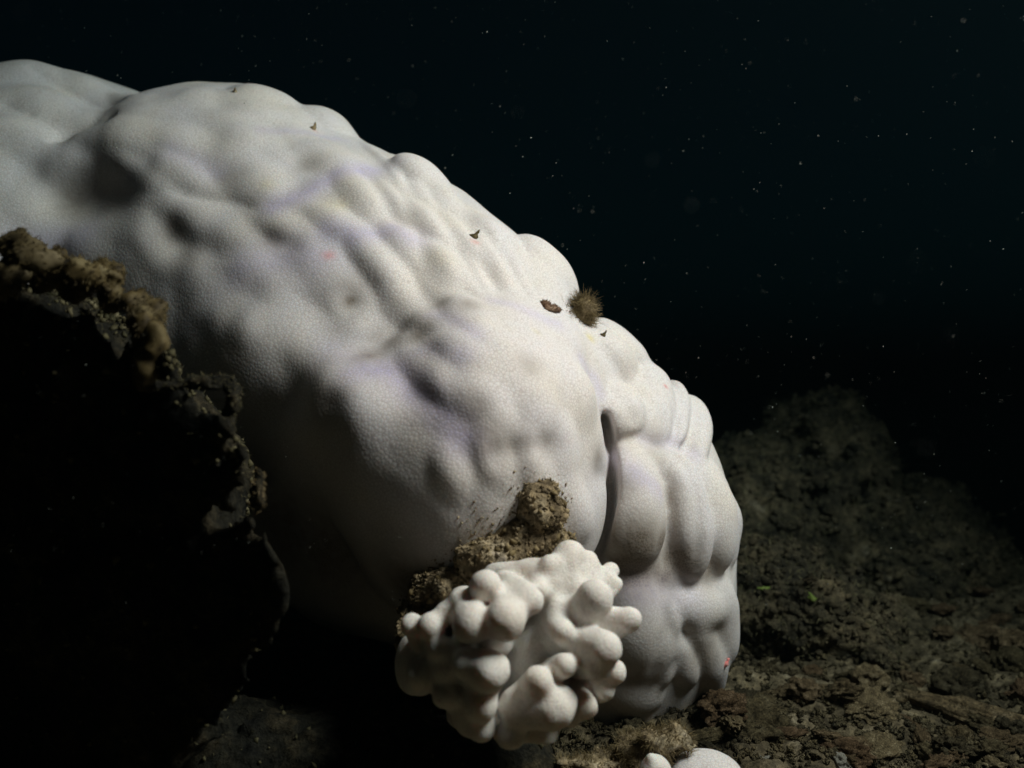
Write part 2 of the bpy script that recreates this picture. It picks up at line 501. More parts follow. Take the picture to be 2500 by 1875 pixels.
TILES = [
 # far left hump
 (80,195,140,48,8,26), (215,232,90,42,30,26), (120,275,140,55,20,28), (30,335,120,42,5,24), (300,262,60,35,15,16),
 # crest
 (330,272,110,38,-12,14), (480,248,120,42,0,15), (615,272,105,48,20,17), (720,305,80,36,25,10),
 # second and third rows
 (290,338,150,48,-3,17), (560,312,105,36,15,12), (440,350,120,45,15,12), (640,375,130,52,10,15),
 (160,405,110,65,20,14), (330,420,120,46,25,13), (450,432,120,42,30,13), (620,445,120,72,25,17), (790,392,135,48,22,17),
 (880,482,100,50,40,17), (760,474,75,28,-20,7),
 # narrow drapes on the right shoulder
 (930,408,90,22,45,11), (1000,448,110,22,48,9), (960,505,90,28,50,11), (1050,562,110,40,45,14), (1065,472,90,40,38,14), (1010,408,80,30,35,10),
 (1130,602,120,30,55,13), (1182,582,110,30,55,11), (1200,655,120,32,58,13), (1250,642,110,28,62,12), (1292,652,100,26,65,11), (1330,652,90,45,55,14), (1240,575,60,30,35,9), (1372,692,60,35,55,11),
 # middle
 (520,560,150,68,25,15), (690,560,100,48,25,12), (840,562,120,44,30,13), (980,602,90,52,50,13), (1080,662,110,48,58,15), (930,662,130,58,48,16), (790,680,150,78,35,13), (1150,702,90,44,60,11),
 (640,680,140,68,20,12), (450,645,120,78,35,10), (1120,762,120,48,20,13), (1000,765,110,58,40,12), (870,775,100,58,45,7),
 (1300,775,130,52,28,9), (1215,840,120,60,20,6), (1370,842,110,48,55,16), (1125,866,120,52,20,8), (1290,905,130,62,45,12), (1402,952,120,44,72,15),
 (1060,922,130,58,40,12), (930,965,150,84,40,5), (1035,1065,150,90,52,8), (850,985,140,88,40,9), (1180,985,130,68,50,12), (1310,1012,120,58,70,12),
 (1200,1112,110,58,75,12), (1290,1135,120,48,80,12), (1105,1155,100,58,65,12), (1372,1095,100,42,80,12), (1392,1232,110,42,85,13), (1185,1235,100,48,80,7),
 (700,805,150,88,35,10), (560,765,140,88,40,10), (780,885,120,68,40,6), (330,560,120,60,20,9),
 # right columns
 (1490,882,100,38,55,22), (1500,1012,90,58,70,28), (1582,982,115,52,72,26), (1520,842,80,34,38,12), (1592,912,60,34,45,12), (1642,1012,85,24,80,18), (1682,1052,95,32,75,22), (1445,965,110,24,80,7),
 (1532,1232,168,88,82,38), (1572,1112,90,48,30,15), (1658,1252,170,50,82,34), (1720,1252,152,38,80,30), (1752,1252,130,26,80,13), (1787,1272,70,20,82,18),
 (1565,1545,140,92,88,24), (1612,1492,65,38,80,19), (1694,1485,74,62,0,19), (1777,1532,110,36,88,18), (1652,1602,80,44,70,13), (1617,1632,55,24,-60,13), (1722,1602,100,38,80,13), (1540,1682,80,58,0,9),
]
for T_ in TILES: tile(*T_)
vx.f -= HF; del HF
for c_, A_, k_ in late: vx.cushion(c_, A_, .009)
# humps of the far side that show over the crest
for u, v, a, b_, ang in ((1036, 462, 108, 58, 44), (1190, 578, 62, 34, 40), (1326, 672, 118, 62, 50), (1512, 846, 98, 44, 44), (800, 322, 80, 40, 28), (640, 262, 90, 42, 18)):
    d = None
    for k_ in range(8):
        d = behind.depth(u - 14 * k_, v + 22 * k_)
        if d is not None: break
    if d is not None: lobe(vx, u + 4, v - 5, a, b_, ang, c=.07, d=d + .04, k=.010)
DIMPLES = [(545,430,45,-.012),(745,405,35,-.008),(855,735,32,-.02),(667,590,60,-.014,15,28),(925,855,55,-.02,-10,45),
 (1022,815,35,-.016),(1144,741,40,-.008),(1078,741,26,-.006),(1290,890,40,-.008),(1160,993,45,-.01),(800,985,45,-.016),
 (205,478,100,-.17,-10,76),(425,585,60,-.03,60,48),(1210,1110,40,-.012,80,25),(1260,1100,30,-.012,80,60),(1330,1090,30,-.01,85,60),
 (1480,1170,50,-.015,30,25),(1635,1180,24,-.010)]
# the deep cleft behind the front lobe, and a few fine creases of the shoulder
for pix, dp, w in (([(863,399),(896,422),(920,449),(944,482),(974,536),(1000,552)], .011, .009), ([(981,551),(1040,566),(1100,590),(1130,612),(1150,650),(1170,690),(1195,735)], .011, .009),
                   ([(1050,490),(1074,521),(1107,557),(1144,602),(1180,643),(1205,696),(1225,722)], .011, .008), ([(1176,550),(1210,600),(1245,645),(1270,690),(1296,735)], .011, .008), ([(1241,580),(1270,618),(1298,675),(1312,720)], .011, .008),
                   ([(400,458),(472,482),(550,485),(600,500),(640,522)], .006, .010), ([(1536,898),(1591,924),(1625,961),(1630,1029),(1625,1082)], .013, .008), ([(1478,938),(1519,961),(1548,1003),(1552,1046)], .013, .008),
                   ([(1629,1190),(1634,1270),(1628,1360),(1615,1410)], .013, .008), ([(1460,822),(1498,877),(1527,911),(1536,953),(1540,990)], .011, .008), ([(1585,882),(1630,935),(1650,990),(1652,1075)], .010, .007), ([(1490,1082),(1553,1062),(1610,1092),(1655,1082),(1713,1108)], .010, .009), ([(1625,1097),(1675,1130),(1696,1177),(1709,1240),(1706,1333),(1692,1400)], .014, .008), ([(1647,1450),(1642,1510),(1617,1593),(1584,1690)], .015, .010),
                   ([(114,354),(150,335),(175,318),(235,298),(285,270)], .012, .014), ([(65,157),(130,202),(195,236),(262,268)], .010, .010), ([(0,250),(50,275),(95,285)], .006, .010)):
    crease(vx, pix, dp, w, .2 if dp > .014 else .04)
# the cleft that runs round the right edge of the front lobe
cc = (np.array((0, 0, CAMZ)) - FC) / FR; cl = np.linalg.norm(cc); cn = cc / cl
tx = np.array((1, 0, 0)) - cn * cn[0]; tx /= np.linalg.norm(tx); tz = np.cross(tx, cn); tz *= np.sign(tz[2])
for ph in np.radians(np.arange(-64, 20, 2.0)):
    q = cn / cl + math.sqrt(1 - 1 / cl ** 2) * (math.cos(ph) * tx + math.sin(ph) * tz)
    p = FC + FR * q; n = q / FR; n /= np.linalg.norm(n); n[1] = 0
    w_ = (p - np.array((0, 0, CAMZ))); w_ /= np.linalg.norm(w_)
    wd = .0042 + .006 * math.exp(-((math.degrees(ph) + 32) / 16) ** 2)
    wd *= min(1, max(.35, (30 - math.degrees(ph)) / 32))
    vx.ell(p + n * (.013 + .6 * wd) + w_ * .012, (wd, .027, wd * 1.3), .013, None, True)
for D_ in DIMPLES: dimple(vx, D_[0], D_[1], D_[2], 0.36*D_[3], *D_[4:])
vx.noise(.006, 9.0, 2, 3)
cv, cf = vx.mesh()
print('coral verts', len(cv))

def spot_attr(spots):
    """pigment of the living tissue, with some shade painted in on the belly: soft-edged patches of a stated centre (pixel), radius (pixels) and strength"""
    out = np.zeros(len(cv), np.float32)
    for s in spots:
        u, v, r, k = s[:4]
        d = vx.depth(u, v)
        if d is None: continue
        p = P(u, v, d); rm = r * d / FPX
        q = np.linalg.norm(cv - p, axis=1) / rm
        out = np.maximum(out, k * np.exp(-q ** 2))
    return out
def line_attr(lines):
    out = np.zeros(len(cv), np.float32)
    for pix, r, k in lines:
        pts = [P(u, v, vx.depth(u, v)) for u, v in pix if vx.depth(u, v) is not None]
        for a, b in zip(pts[:-1], pts[1:]):
            ab = b - a; t = np.clip(((cv - a) @ ab) / max(ab @ ab, 1e-9), 0, 1)
            q = np.linalg.norm(cv - a - t[:, None] * ab, axis=1) / (r * a[1] / FPX)
            out = np.maximum(out, k * np.exp(-q ** 2))
    return out
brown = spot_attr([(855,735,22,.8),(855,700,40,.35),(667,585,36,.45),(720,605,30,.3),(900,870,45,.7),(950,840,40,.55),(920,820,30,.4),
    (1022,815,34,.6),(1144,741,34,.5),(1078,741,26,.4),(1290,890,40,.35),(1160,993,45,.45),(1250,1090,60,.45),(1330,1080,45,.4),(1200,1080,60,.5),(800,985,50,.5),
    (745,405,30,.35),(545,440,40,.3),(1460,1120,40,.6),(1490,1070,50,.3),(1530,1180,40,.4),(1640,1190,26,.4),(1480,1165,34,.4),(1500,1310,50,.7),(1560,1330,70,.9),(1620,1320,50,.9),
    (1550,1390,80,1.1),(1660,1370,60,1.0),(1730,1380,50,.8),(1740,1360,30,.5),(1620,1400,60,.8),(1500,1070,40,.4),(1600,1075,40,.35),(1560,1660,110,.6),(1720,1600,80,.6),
    (180,480,60,.5),(430,560,50,.5),(470,620,60,.4),(800,1350,170,.8),(620,1180,130,.7),(1000,1420,110,.8),(700,1300,150,.8)])  # wide belly patches: brown tissue, strengthened to darken the shaded underside
lav = line_attr([([(671,503),(733,478),(800,440),(900,415)],37,0.46),([(800,560),(870,575),(950,555),(1010,580)],40,0.37),([(875,907),(944,899),(993,928),(1046,981),(1095,1030),(1130,1070)],51,0.46),
    ([(600,650),(680,630),(760,625)],68,0.31),([(1000,865),(1060,855),(1130,870)],30,0.25),([(1060,765),(1120,785),(1165,815)],23,0.25),([(639,318),(733,322),(830,340)],20,0.25),
    ([(1500,1120),(1560,1160),(1610,1200)],30,0.31),([(20,590),(120,590),(200,580)],51,0.31),([(1540,1450),(1610,1450),(1690,1460)],51,0.19),([(1210,735),(1290,760),(1360,790)],27,0.25),([(530,420),(470,390),(420,370)],34,0.25),
    ([(1420,880),(1450,920),(1465,960)],20,0.25),([(1570,1075),(1640,1080),(1700,1110)],23,0.19),([(860,880),(800,860)],51,0.19)])
yel = spot_attr([(1441,826,14,.9),(820,500,40,.35),(1310,810,14,.35),(860,455,60,.15),(650,450,22,.3),(1090,620,40,.15),(1350,950,60,.12)])
pink = spot_attr([(802,623,16,.55),(1160,590,10,.6),(1626,944,6,.9),(770,320,8,.3)])
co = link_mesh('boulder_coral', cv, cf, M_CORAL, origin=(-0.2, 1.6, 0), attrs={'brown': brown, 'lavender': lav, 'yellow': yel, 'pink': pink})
sub = co.modifiers.new('smooth', 'SUBSURF'); sub.levels = 0; sub.render_levels = 1
tag(co, 'huge bleached white coral with bulging folded lobes, filling the middle of the view', 'coral')

# ------------------------------------------------------------------ the knobbly finger coral in front
def T(x, y, d): return P(900 + x * .422, 1150 + y * .422, d)
K = .422 / FPX * 1.03; KF = K * 1.10
fx = Vox(T(60, 1720, 0.90) - np.array((.02, 0, .02)), T(1700, 330, 1.20) + np.array((.01, .03, .02)), 0.0028)
for x, y, d, a, b, c in ((800, 1090, 1.115, 500, 370, .055), (1000, 880, 1.115, 330, 270, .05), (290, 1110, 1.085, 140, 190, .05), (700, 1420, 1.085, 260, 150, .055),
                         (520, 980, 1.105, 240, 240, .055), (1050, 1230, 1.09, 250, 190, .05), (960, 1080, 1.06, 150, 260, .03), (1125, 800, 1.06, 140, 120, .045)):
    fx.ell(T(x, y, d), (a * K, c, b * K), .02)
FING = [(1040,690,1.05,1165,490,1.07,100,72),(1010,690,1.05,1045,570,1.05,80,60),(1200,700,1.05,1262,530,1.08,80,56),(1290,690,1.06,1395,575,1.09,60,42),(1360,760,1.06,1432,650,1.07,40,31),
 (1200,880,1.04,1310,730,1.015,112,78),(1270,970,1.05,1400,880,1.03,80,68),(1400,880,1.03,1508,858,1.015,68,58),(1120,980,1.03,1365,1025,.985,95,76),(1180,1080,1.03,1310,1100,1.0,105,84),
 (1250,1190,1.05,1425,1165,1.03,74,54),(1180,1290,1.05,1248,1360,1.015,88,60),(1100,1350,1.05,1165,1425,1.02,60,45),(990,1200,1.02,1135,1125,.985,74,54),(950,1250,1.01,985,1215,.975,84,66),
 (880,1370,1.0,1060,1370,.98,120,100),(1060,1310,1.02,1143,1310,.985,60,45),(850,720,1.05,785,860,.955,98,90),(790,650,1.04,935,748,.98,76,58),(660,770,1.05,675,660,.99,84,72),
 (560,770,1.05,600,885,.965,98,84),(540,810,1.05,530,755,1.0,62,50),(450,870,1.05,440,820,1.0,58,46),(410,980,1.05,355,900,.99,80,56),(310,980,1.05,250,895,1.01,74,50),
 (370,1090,1.05,415,1030,.985,74,56),(380,1190,1.05,445,1150,.985,80,54),(610,1190,1.02,580,1110,.965,94,66),(640,1200,1.02,690,1150,.955,116,88),(590,1400,1.03,645,1345,.97,104,72),
 (590,1450,1.03,650,1485,.99,84,60),(730,600,1.075,950,575,1.06,62,58),(890,1480,1.03,1000,1510,1.02,114,78),(1080,870,1.03,1120,930,1.0,70,48),(760,1000,1.04,700,960,1.02,70,60),(330,1180,1.06,300,1180,1.0,80,62),(480,1290,1.06,455,1290,.985,84,64),(800,1540,1.06,820,1530,1.0,84,66),(560,1010,1.05,545,1005,.985,60,50),(1330,1290,1.05,1370,1275,1.03,50,42),(1000,650,1.06,975,690,1.02,56,46)]
for x0, y0, d0, x1, y1, d1, r0, r1 in FING:
    fx.cap(T(x0, y0, d0), T(x1, y1, d1), .52 * (r0 + r1) * KF, (.25 * r0 + .75 * r1) * KF * 1.10, .009)
fx.noise(.0016, 45.0, 2, 9, .03)
fv, ff = fx.mesh()
print('finger verts', len(fv))
fo = link_mesh('finger_coral', fv, ff, M_FINGER, origin=T(800, 1500, 1.08))
sub = fo.modifiers.new('smooth', 'SUBSURF'); sub.levels = 0; sub.render_levels = 1
tag(fo, 'small bright white coral of stubby rounded fingers below the big coral', 'coral')

# ------------------------------------------------------------------ turf: many thin curled filaments grown from a surface
def turf_mesh(roots, normals, rng, length, width, lean=.7, seg=3, clump=None):
    V, F = [], []
    for p, nrm in zip(roots, normals):
        L = length * rng.uniform(.45, 1.25); w = width * rng.uniform(.6, 1.3)
        d = nrm + lean * rng.normal(size=3); d /= np.linalg.norm(d)
        side = np.cross(d, rng.normal(size=3)); side /= max(np.linalg.norm(side), 1e-6)
        s2 = np.cross(d, side)
        q = np.array(p, float) - nrm * width; base = len(V)
        for i in range(seg + 1):
            t = i / seg; ww = w * (1 - .75 * t)
            for k in range(3):
                a = 2.1 * k
                V.append(q + ww * (math.cos(a) * side + math.sin(a) * s2))
            d = d + rng.normal(size=3) * .35; d /= np.linalg.norm(d)
            q = q + d * L / seg
        for i in range(seg):
            for k in range(3):
                a = base + 3 * i + k; b = base + 3 * i + (k + 1) % 3
                F.append((a, b, b + 3, a + 3))
    return np.array(V), np.array(F)

def scatter(V, F, n, rng, keep=None):
    """n points spread over a quad mesh with their normals"""
    N = vnormals(V, F)
    ar = np.linalg.norm(np.cross(V[F[:, 1]] - V[F[:, 0]], V[F[:, 2]] - V[F[:, 0]]), axis=1)
    if keep is not None: ar = ar * keep(V[F].mean(1), N[F[:, 0]])
    i = rng.choice(len(F), n, p=ar / ar.sum())
    w = rng.dirichlet((1, 1, 1, 1), n).astype(np.float32)
    return (V[F[i]] * w[..., None]).sum(1), N[F[i, 0]]

def crumbs_mesh(roots, normals, rng, size):
    """knobbly little lumps, as algal turf clots and coralline grit"""
    V, F = [], []
    base = np.array([(1,0,0),(-1,0,0),(0,1,0),(0,-1,0),(0,0,1),(0,0,-1)], float)
    tri = np.array([(0,2,4),(2,1,4),(1,3,4),(3,0,4),(2,0,5),(1,2,5),(3,1,5),(0,3,5)])
    for p, n in zip(roots, normals):
        s = size * rng.uniform(.4, 1.4) * (1 + .6 * rng.normal(size=3).clip(-1, 1) * .6)
        R = np.linalg.qr(rng.normal(size=(3, 3)))[0]
        V.append((base * s * (1 + .25 * rng.normal(size=(6, 1)))) @ R + p + n * size * .3)
        F.append(tri + 6 * (len(V) - 1))
    return np.concatenate(V), np.concatenate(F)

# ------------------------------------------------------------------ algae covered rock between the two corals
rng = np.random.default_rng(5)
ax = Vox(P(940, 1720, 1.04), P(1450, 1130, 1.36), 0.0036)
for u, v, a, b in ((1315, 1245, 66, 76), (1330, 1300, 62, 60), (1280, 1315, 90, 66), (1215, 1345, 95, 56), (1115, 1425, 90, 52), (1040, 1490, 56, 42), (1120, 1490, 120, 70), (1210, 1420, 120, 70)):
    dd = vx.depth(u, v) or 1.22
    dd = min(dd, 1.24)
    ax.ell(P(u, v, dd + .015), (a * dd / FPX * 1.06, .06, b * dd / FPX * 1.06), .015)
for u, v, a, b in ((1090, 1560, 150, 90), (1190, 1570, 170, 110), (1280, 1530, 110, 90)):      # dead skeleton that carries the finger coral
    ax.ell(P(u, v, 1.175), (a * 1.175 / FPX, .07, b * 1.175 / FPX), .02)
ax.noise(.012, 24.0, 2, 20, .06); ax.noise(.006, 60.0, 3, 21, .05)
av, af = ax.mesh()
rock = empty('algae_rock', P(1200, 1480, 1.2))
tag(rock, 'brown lump of rock crusted with algae, wedged between the big and the small white coral', 'rock')
link_mesh('crust', av, af, M_ALGAL, rock)
front = lambda c, n: (n[:, 1] < .3).astype(float)
r, nn = scatter(av, af, 5200, rng, front)
v_, f_ = turf_mesh(r, nn, rng, .0048, .0006)
o = link_mesh('turf_filaments', v_, f_, M_TURF, rock, smooth=False); o['kind'] = 'stuff'
r, nn = scatter(av, af, 2600, rng, front)
v_, f_ = crumbs_mesh(r, nn, rng, .0026)
o = link_mesh('algae_grit', v_, f_, M_ALGAL, rock, smooth=False); o['kind'] = 'stuff'

r, nn = scatter(av, af, 420, rng, front)
v_, f_ = crumbs_mesh(r, nn, rng, .0042)
o = link_mesh('algae_clots', v_, f_, M_TURF, rock, smooth=False); o['kind'] = 'stuff'

def margin(c, n):
    uu = CU + c[:, 0] / c[:, 1] * FPX; vv = CV - (c[:, 2] - CAMZ) / c[:, 1] * FPX
    k = np.zeros(len(c))
    for u0, v0, r in ((1312, 1242, 78), (1285, 1312, 98), (1200, 1342, 92), (1110, 1422, 78), (1040, 1482, 62)):
        k = np.maximum(k, np.exp(-((np.hypot(uu - u0, vv - v0) / r) ** 4)))
    return k * (c[:, 1] < 1.45) * (k > .02)
r, nn = scatter(cv, cf, 700, rng, margin)
v_, f_ = crumbs_mesh(r, nn, rng, .0015)
o = link_mesh('algae_margin', v_, f_, M_ALGAL, rock, smooth=False); o['kind'] = 'stuff'
r, nn = scatter(cv, cf, 1500, rng, margin)
v_, f_ = turf_mesh(r, nn, rng, .0042, .0005)
o = link_mesh('turf_margin', v_, f_, M_TURF, rock, smooth=False); o['kind'] = 'stuff'

# ------------------------------------------------------------------ dark reef rock on the left
RH = .0075
rx = Vox((-1.15, .72, -.06), (.14, 1.42, .78), RH)
for u, v, a, b, d, c in ((-150, 1050, 340, 400, 0.93, .16), (120, 1050, 200, 380, 0.91, .14), (270, 1150, 190, 390, 0.90, .13), (390, 1300, 205, 380, 0.89, .12),
                         (430, 1560, 250, 360, 0.90, .14), (100, 1600, 500, 500, 0.94, .20)):
    rx.ell(P(u, v, d), (a * d / FPX, c, b * d / FPX), .02)
for u, v, a, b in ((-150, 1050, 345, 405), (115, 1055, 195, 385), (262, 1155, 190, 390), (392, 1300, 205, 402), (350, 1600, 205, 330), (80, 1600, 480, 470)):
    rx.ell(P(u, v, 1.10), (a * 1.04 / FPX, .17, b * 1.04 / FPX), .02)
nrm = np.array((-.30, -.93, -.20)); nrm /= np.linalg.norm(nrm)
G = np.stack(np.meshgrid(*rx.ax, indexing='ij'), -1)
rx.f = np.maximum(rx.f, (G - P(400, 840, .97)) @ nrm.astype(np.float32)); del G
for u, v, a, b in ((620, 1850, 260, 120), (860, 1880, 260, 130), (1120, 1890, 240, 110)):       # added low dark ledge: keeps the ground under the overhang black
    rx.ell(P(u, v, 1.22), (a * 1.22 / FPX, .10, b * 1.22 / FPX), .03)
rx.noise(.012, 16.0, 4, 33, .06)
rx.noise(.005, 60.0, 2, 34, .03)
rv, rf = rx.mesh()
wall = empty('reef_rock', P(300, 1700, 1.0) * np.array((1, 1, 0)))
tag(wall, 'unlit dark wall of dead reef on the left with a faintly lit ragged rim', 'rock')
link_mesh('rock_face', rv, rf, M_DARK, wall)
rimline = [(-80,640),(60,650),(200,680),(290,745),(380,820),(425,870),(500,925),(550,960),(575,1040),(600,1110),(640,1230)]
def nearrim(c, n):
    uu = CU + c[:, 0] / c[:, 1] * FPX; vv = CV - (c[:, 2] - CAMZ) / c[:, 1] * FPX
    best = np.full(len(c), 1e9)
    for (u0, v0), (u1, v1) in zip(rimline[:-1], rimline[1:]):
        du, dv = u1 - u0, v1 - v0
        t = np.clip(((uu - u0) * du + (vv - v0) * dv) / (du * du + dv * dv), 0, 1)
        best = np.minimum(best, np.hypot(uu - u0 - t * du, vv - v0 - t * dv))
    return np.exp(-(best / 45) ** 2) * np.clip((vv - 620) / -330 + 1.1, .05, 1) + .008
r, nn = scatter(rv, rf, 2600, rng, nearrim)
v_, f_ = turf_mesh(r, nn, rng, .009, .0007)
o = link_mesh('turf_filaments', v_, f_, M_OLIVE, wall, smooth=False); o['kind'] = 'stuff'
r, nn = scatter(rv, rf, 1500, rng, nearrim)
v_, f_ = crumbs_mesh(r, nn, rng, .004)
o = link_mesh('algae_grit', v_, f_, M_OLIVE, wall, smooth=False); o['kind'] = 'stuff'

# ------------------------------------------------------------------ algae and crumbs of growth, each a thing of its own
def tuft(name, label, cat, p, rad, n, length, width, mat, mat2=None, seed=0, lump=True, squash=(1, 1, 1), group=None, part='filaments', lean=.5):
    rng = np.random.default_rng(seed)
    root = empty(name, p); tag(root, label, cat, group)
    bx = Vox(np.array(p) - rad * 1.9, np.array(p) + rad * 1.9, rad / 7)
    for k in range(7):
        o = rng.normal(size=3) * rad * .42 * np.array(squash)
        bx.ell(np.array(p) + o, np.full(3, rad * rng.uniform(.35, .6)) * np.array(squash), rad * .2)
    bx.noise(rad * .16, 2.2 / rad, 3, seed, rad)
    V, F = bx.mesh()
    link_mesh('holdfast', V, F, mat2 or mat, root)
    r, nn = scatter(V, F, n, rng)
    v, f = turf_mesh(r, nn, rng, length, width, lean)
    o = link_mesh(part, v, f, mat, root, smooth=False); o['kind'] = 'stuff'
    return root

def on(u, v, lift=0.0, d=None):
    d = d or vx.depth(u, v)
    if d is None: d = 1.6
    return P(u, v, d - lift)

tuft('algae_tuft', 'bushy olive brown tuft of algae on the crest of the big white coral', 'algae', on(1420, 766, .010), .025, 1500, .019, .0005, M_TURF, M_TURF, 1, lean=.35)
tuft('algae_tuft', 'low reddish brown crumb of algae beside the bushy tuft on the crest', 'algae', on(1345, 754, .004), .014, 700, .004, .0006, M_RED, M_RED, 2, squash=(1.15, .8, .6))
tuft('algae_tuft', 'golden brown clump of knobbed algae on the dark rock rim at the left edge', 'algae', P(40, 652, .99), .040, 900, .006, .0011, M_GOLD, M_RIM, 3, squash=(1.3, .8, .7))
tuft('algae_tuft', 'orange brown algae of stubby blades in the middle of the dark rim', 'algae', P(165, 672, .99), .034, 500, .007, .0018, M_GOLD, M_GOLD, 4, squash=(1.1, .7, .8))
tuft('algae_tuft', 'upright frilly algae at the right end of the golden row on the rim', 'algae', P(255, 670, .99), .028, 700, .006, .0010, M_GOLD, M_GOLD, 5, squash=(.8, .7, 1.2))
tuft('algae_tuft', 'yellowish fuzzy algae on the step of the dark rim below the golden row', 'algae', P(345, 770, .985), .032, 900, .006, .0008, M_RIM, M_GOLD, 6, squash=(.9, .7, 1.0))
tuft('sponge', 'smooth orange brown sponge hanging over the dark rim under the fuzzy algae', 'sponge', P(385, 830, .985), .032, 60, .004, .0010, M_GOLD, M_GOLD, 7, squash=(.7, .6, 1.25), part='pimples')
tuft('algae_tuft', 'pale strip of algae along the rim where it turns level', 'algae', P(480, 930, .985), .022, 260, .005, .0008, M_OLIVE, M_DARK, 8, squash=(2.0, .7, .45))
tuft('algae_tuft', 'thin pale fringe of algae hanging down the steep end of the dark rim', 'algae', P(562, 985, .985), .020, 260, .005, .0008, M_OLIVE, M_DARK, 9, squash=(.5, .7, 1.7))
tuft('algae_tuft', 'small isolated pale tuft low on the right edge of the dark rock', 'algae', P(634, 1195, .985), .016, 200, .005, .0008, M_TURF, M_DARK, 10, squash=(.6, .6, 1.6))

# little crumbs of weed caught on the coral
def flake(name, label, cat, p, size, seed, mat, stretch=(1, .5, 1.6), tilt=0, group=None):
    rng = np.random.default_rng(seed)
    bx = Vox(np.array(p) - size * 2.4, np.array(p) + size * 2.4, size / 5)
    ca, sa = math.cos(tilt), math.sin(tilt)
    up = np.array((sa, 0, ca))
    bx.ell(p, np.array(stretch) * size * .55, size * .2)
    bx.cap(p, np.array(p) + up * size * 1.3, size * .45, size * .16, size * .2)
    bx.cap(p, np.array(p) + np.array((-1, 0, .25)) * size * .8, size * .35, size * .2, size * .2)
    bx.noise(size * .14, 2.5 / size, 3, seed, size)
    V, F = bx.mesh()
    o = link_mesh(name, V, F, mat, origin=p); tag(o, label, cat, group)
    return o
flake('weed_flake', 'yellow brown curled flake of weed standing on the middle of the bright coral slope', 'weed', on(1158, 578, .004), .0095, 1, M_GOLD, (1.3, .6, .8), .7)
flake('weed_flake', 'brown prickly crumb of weed near the top of the coral, left of its long slope', 'weed', on(766, 314, .003), .0085, 2, M_TURF, (1.2, .6, .8), .3)
flake('weed_flake', 'tiny pale spike of weed standing on the topmost hump of the coral', 'weed', on(575, 224, .002), .0060, 3, M_ALGAL, (.6, .5, 1.4), -.2)
flake('weed_flake', 'tiny ochre crumb of weed just below the bushy tuft on the crest', 'weed', on(1474, 818, .003), .0065, 4, M_GOLD, (1, .6, .8), .5)
flake('weed_flake', 'pink speck of growth at the foot of the big coral on its right side', 'sponge', on(1772, 1622, .003), .0085, 5, M_SPONGE, (.8, .6, 1.2), .5)

# ------------------------------------------------------------------ sea bed
def axis(lo, c0, c1, hi, fine, n_out):
    a = np.arange(c0, c1, fine)
    t = np.linspace(0, 1, n_out + 1)[1:] ** 3
    return np.concatenate(((c0 - t * (c0 - lo))[::-1], a, c1 + t * (hi - c1)))
gx = axis(-45, -1.2, 2.6, 45, .0125, 40); gy = axis(-8, 1.0, 4.2, 80, .0125, 40)
GX, GY = np.meshgrid(gx, gy, indexing='ij')
pp = np.stack((GX, GY, np.zeros_like(GX)), -1)
def bed_z(p):
    near = np.clip(1.6 - np.abs(p[..., 1] - 2) * .12, .4, 1)
    return (.035 * fbm(p * 2.2, 3, 50) + .022 * np.abs(fbm(p * 9, 3, 51)) + .009 * fbm(p * 34, 3, 52)) * near - .02
GZ = bed_z(pp)
nxg, nyg = GX.shape
ii = np.arange(nxg * nyg).reshape(nxg, nyg)
bedF = np.stack((ii[:-1, :-1], ii[1:, :-1], ii[1:, 1:], ii[:-1, 1:]), -1).reshape(-1, 4)
bed = link_mesh('seabed', np.stack((GX, GY, GZ), -1).reshape(-1, 3), bedF, M_FLOOR)
tag(bed, 'dim floor of broken coral rubble', 'seabed', None, 'structure')

def floor_pt(u, v):
    d = CAMZ * FPX / (v - CV)
    p = P(u, v, d); p[2] = float(bed_z(p[None] * np.array((1, 1, 0)))[0])
    return p

# ------------------------------------------------------------------ reef behind
def reef(name, label, ells, h, freq, amp, seed, nturf, L, mat=M_REEF):
    rng = np.random.default_rng(seed)
    cs = np.array([P(u, v, d) for u, v, d, *_ in ells]); rs = np.array([(a * d / FPX, c, b * d / FPX) for u, v, d, a, b, c in ells])
    lo = (cs - rs).min(0) - .1; hi = (cs + rs).max(0) + .1; lo[2] = max(lo[2], -.12)
    bx = Vox(lo, hi, h)
    for c, r in zip(cs, rs): bx.ell(c, r, .05)
    bx.noise(amp, freq, 4, seed, .2)
    bx.noise(amp * .35, freq * 4.5, 3, seed + 5, .06)
    V, F = bx.mesh()
    root = empty(name, (cs[:, 0].mean(), cs[:, 1].mean(), 0)); tag(root, label, 'rock')
    link_mesh('rock_body', V, F, mat, root)
    face = lambda c, n: ((n[:, 1] < .35) | (n[:, 2] > .3)).astype(float) * (c[:, 2] > -.05)
    r, nn = scatter(V, F, nturf, rng, face)
    v, f = turf_mesh(r, nn, rng, L, L * .13, .8)
    o = link_mesh('turf_filaments', v, f, M_OLIVE, root, smooth=False); o['kind'] = 'stuff'
    r, nn = scatter(V, F, nturf // 2, rng, face)
    v, f = crumbs_mesh(r, nn, rng, L * .55)
    o = link_mesh('algae_clots', v, f, M_REEF, root, smooth=False); o['kind'] = 'stuff'
    return bx
outcrop = reef('reef_outcrop', 'large craggy reef outcrop fading into the dark water behind the white coral',
     ((1880, 1260, 2.75, 230, 190, .40), (2010, 1180, 2.85, 160, 190, .30), (2050, 1380, 2.7, 250, 190, .35), (1760, 1300, 2.6, 160, 180, .3), (2120, 1300, 2.8, 130, 130, .25)), .013, 6.0, .05, 71, 2600, .022)
boulder = reef('reef_boulder', 'rounded weedy boulder overhanging a black gap just right of the white coral foot',
     ((1900, 1490, 1.98, 170, 120, .18), (2040, 1530, 1.92, 140, 100, .15), (1840, 1460, 2.05, 130, 130, .16)), .009, 11.0, .028, 73, 2200, .015)
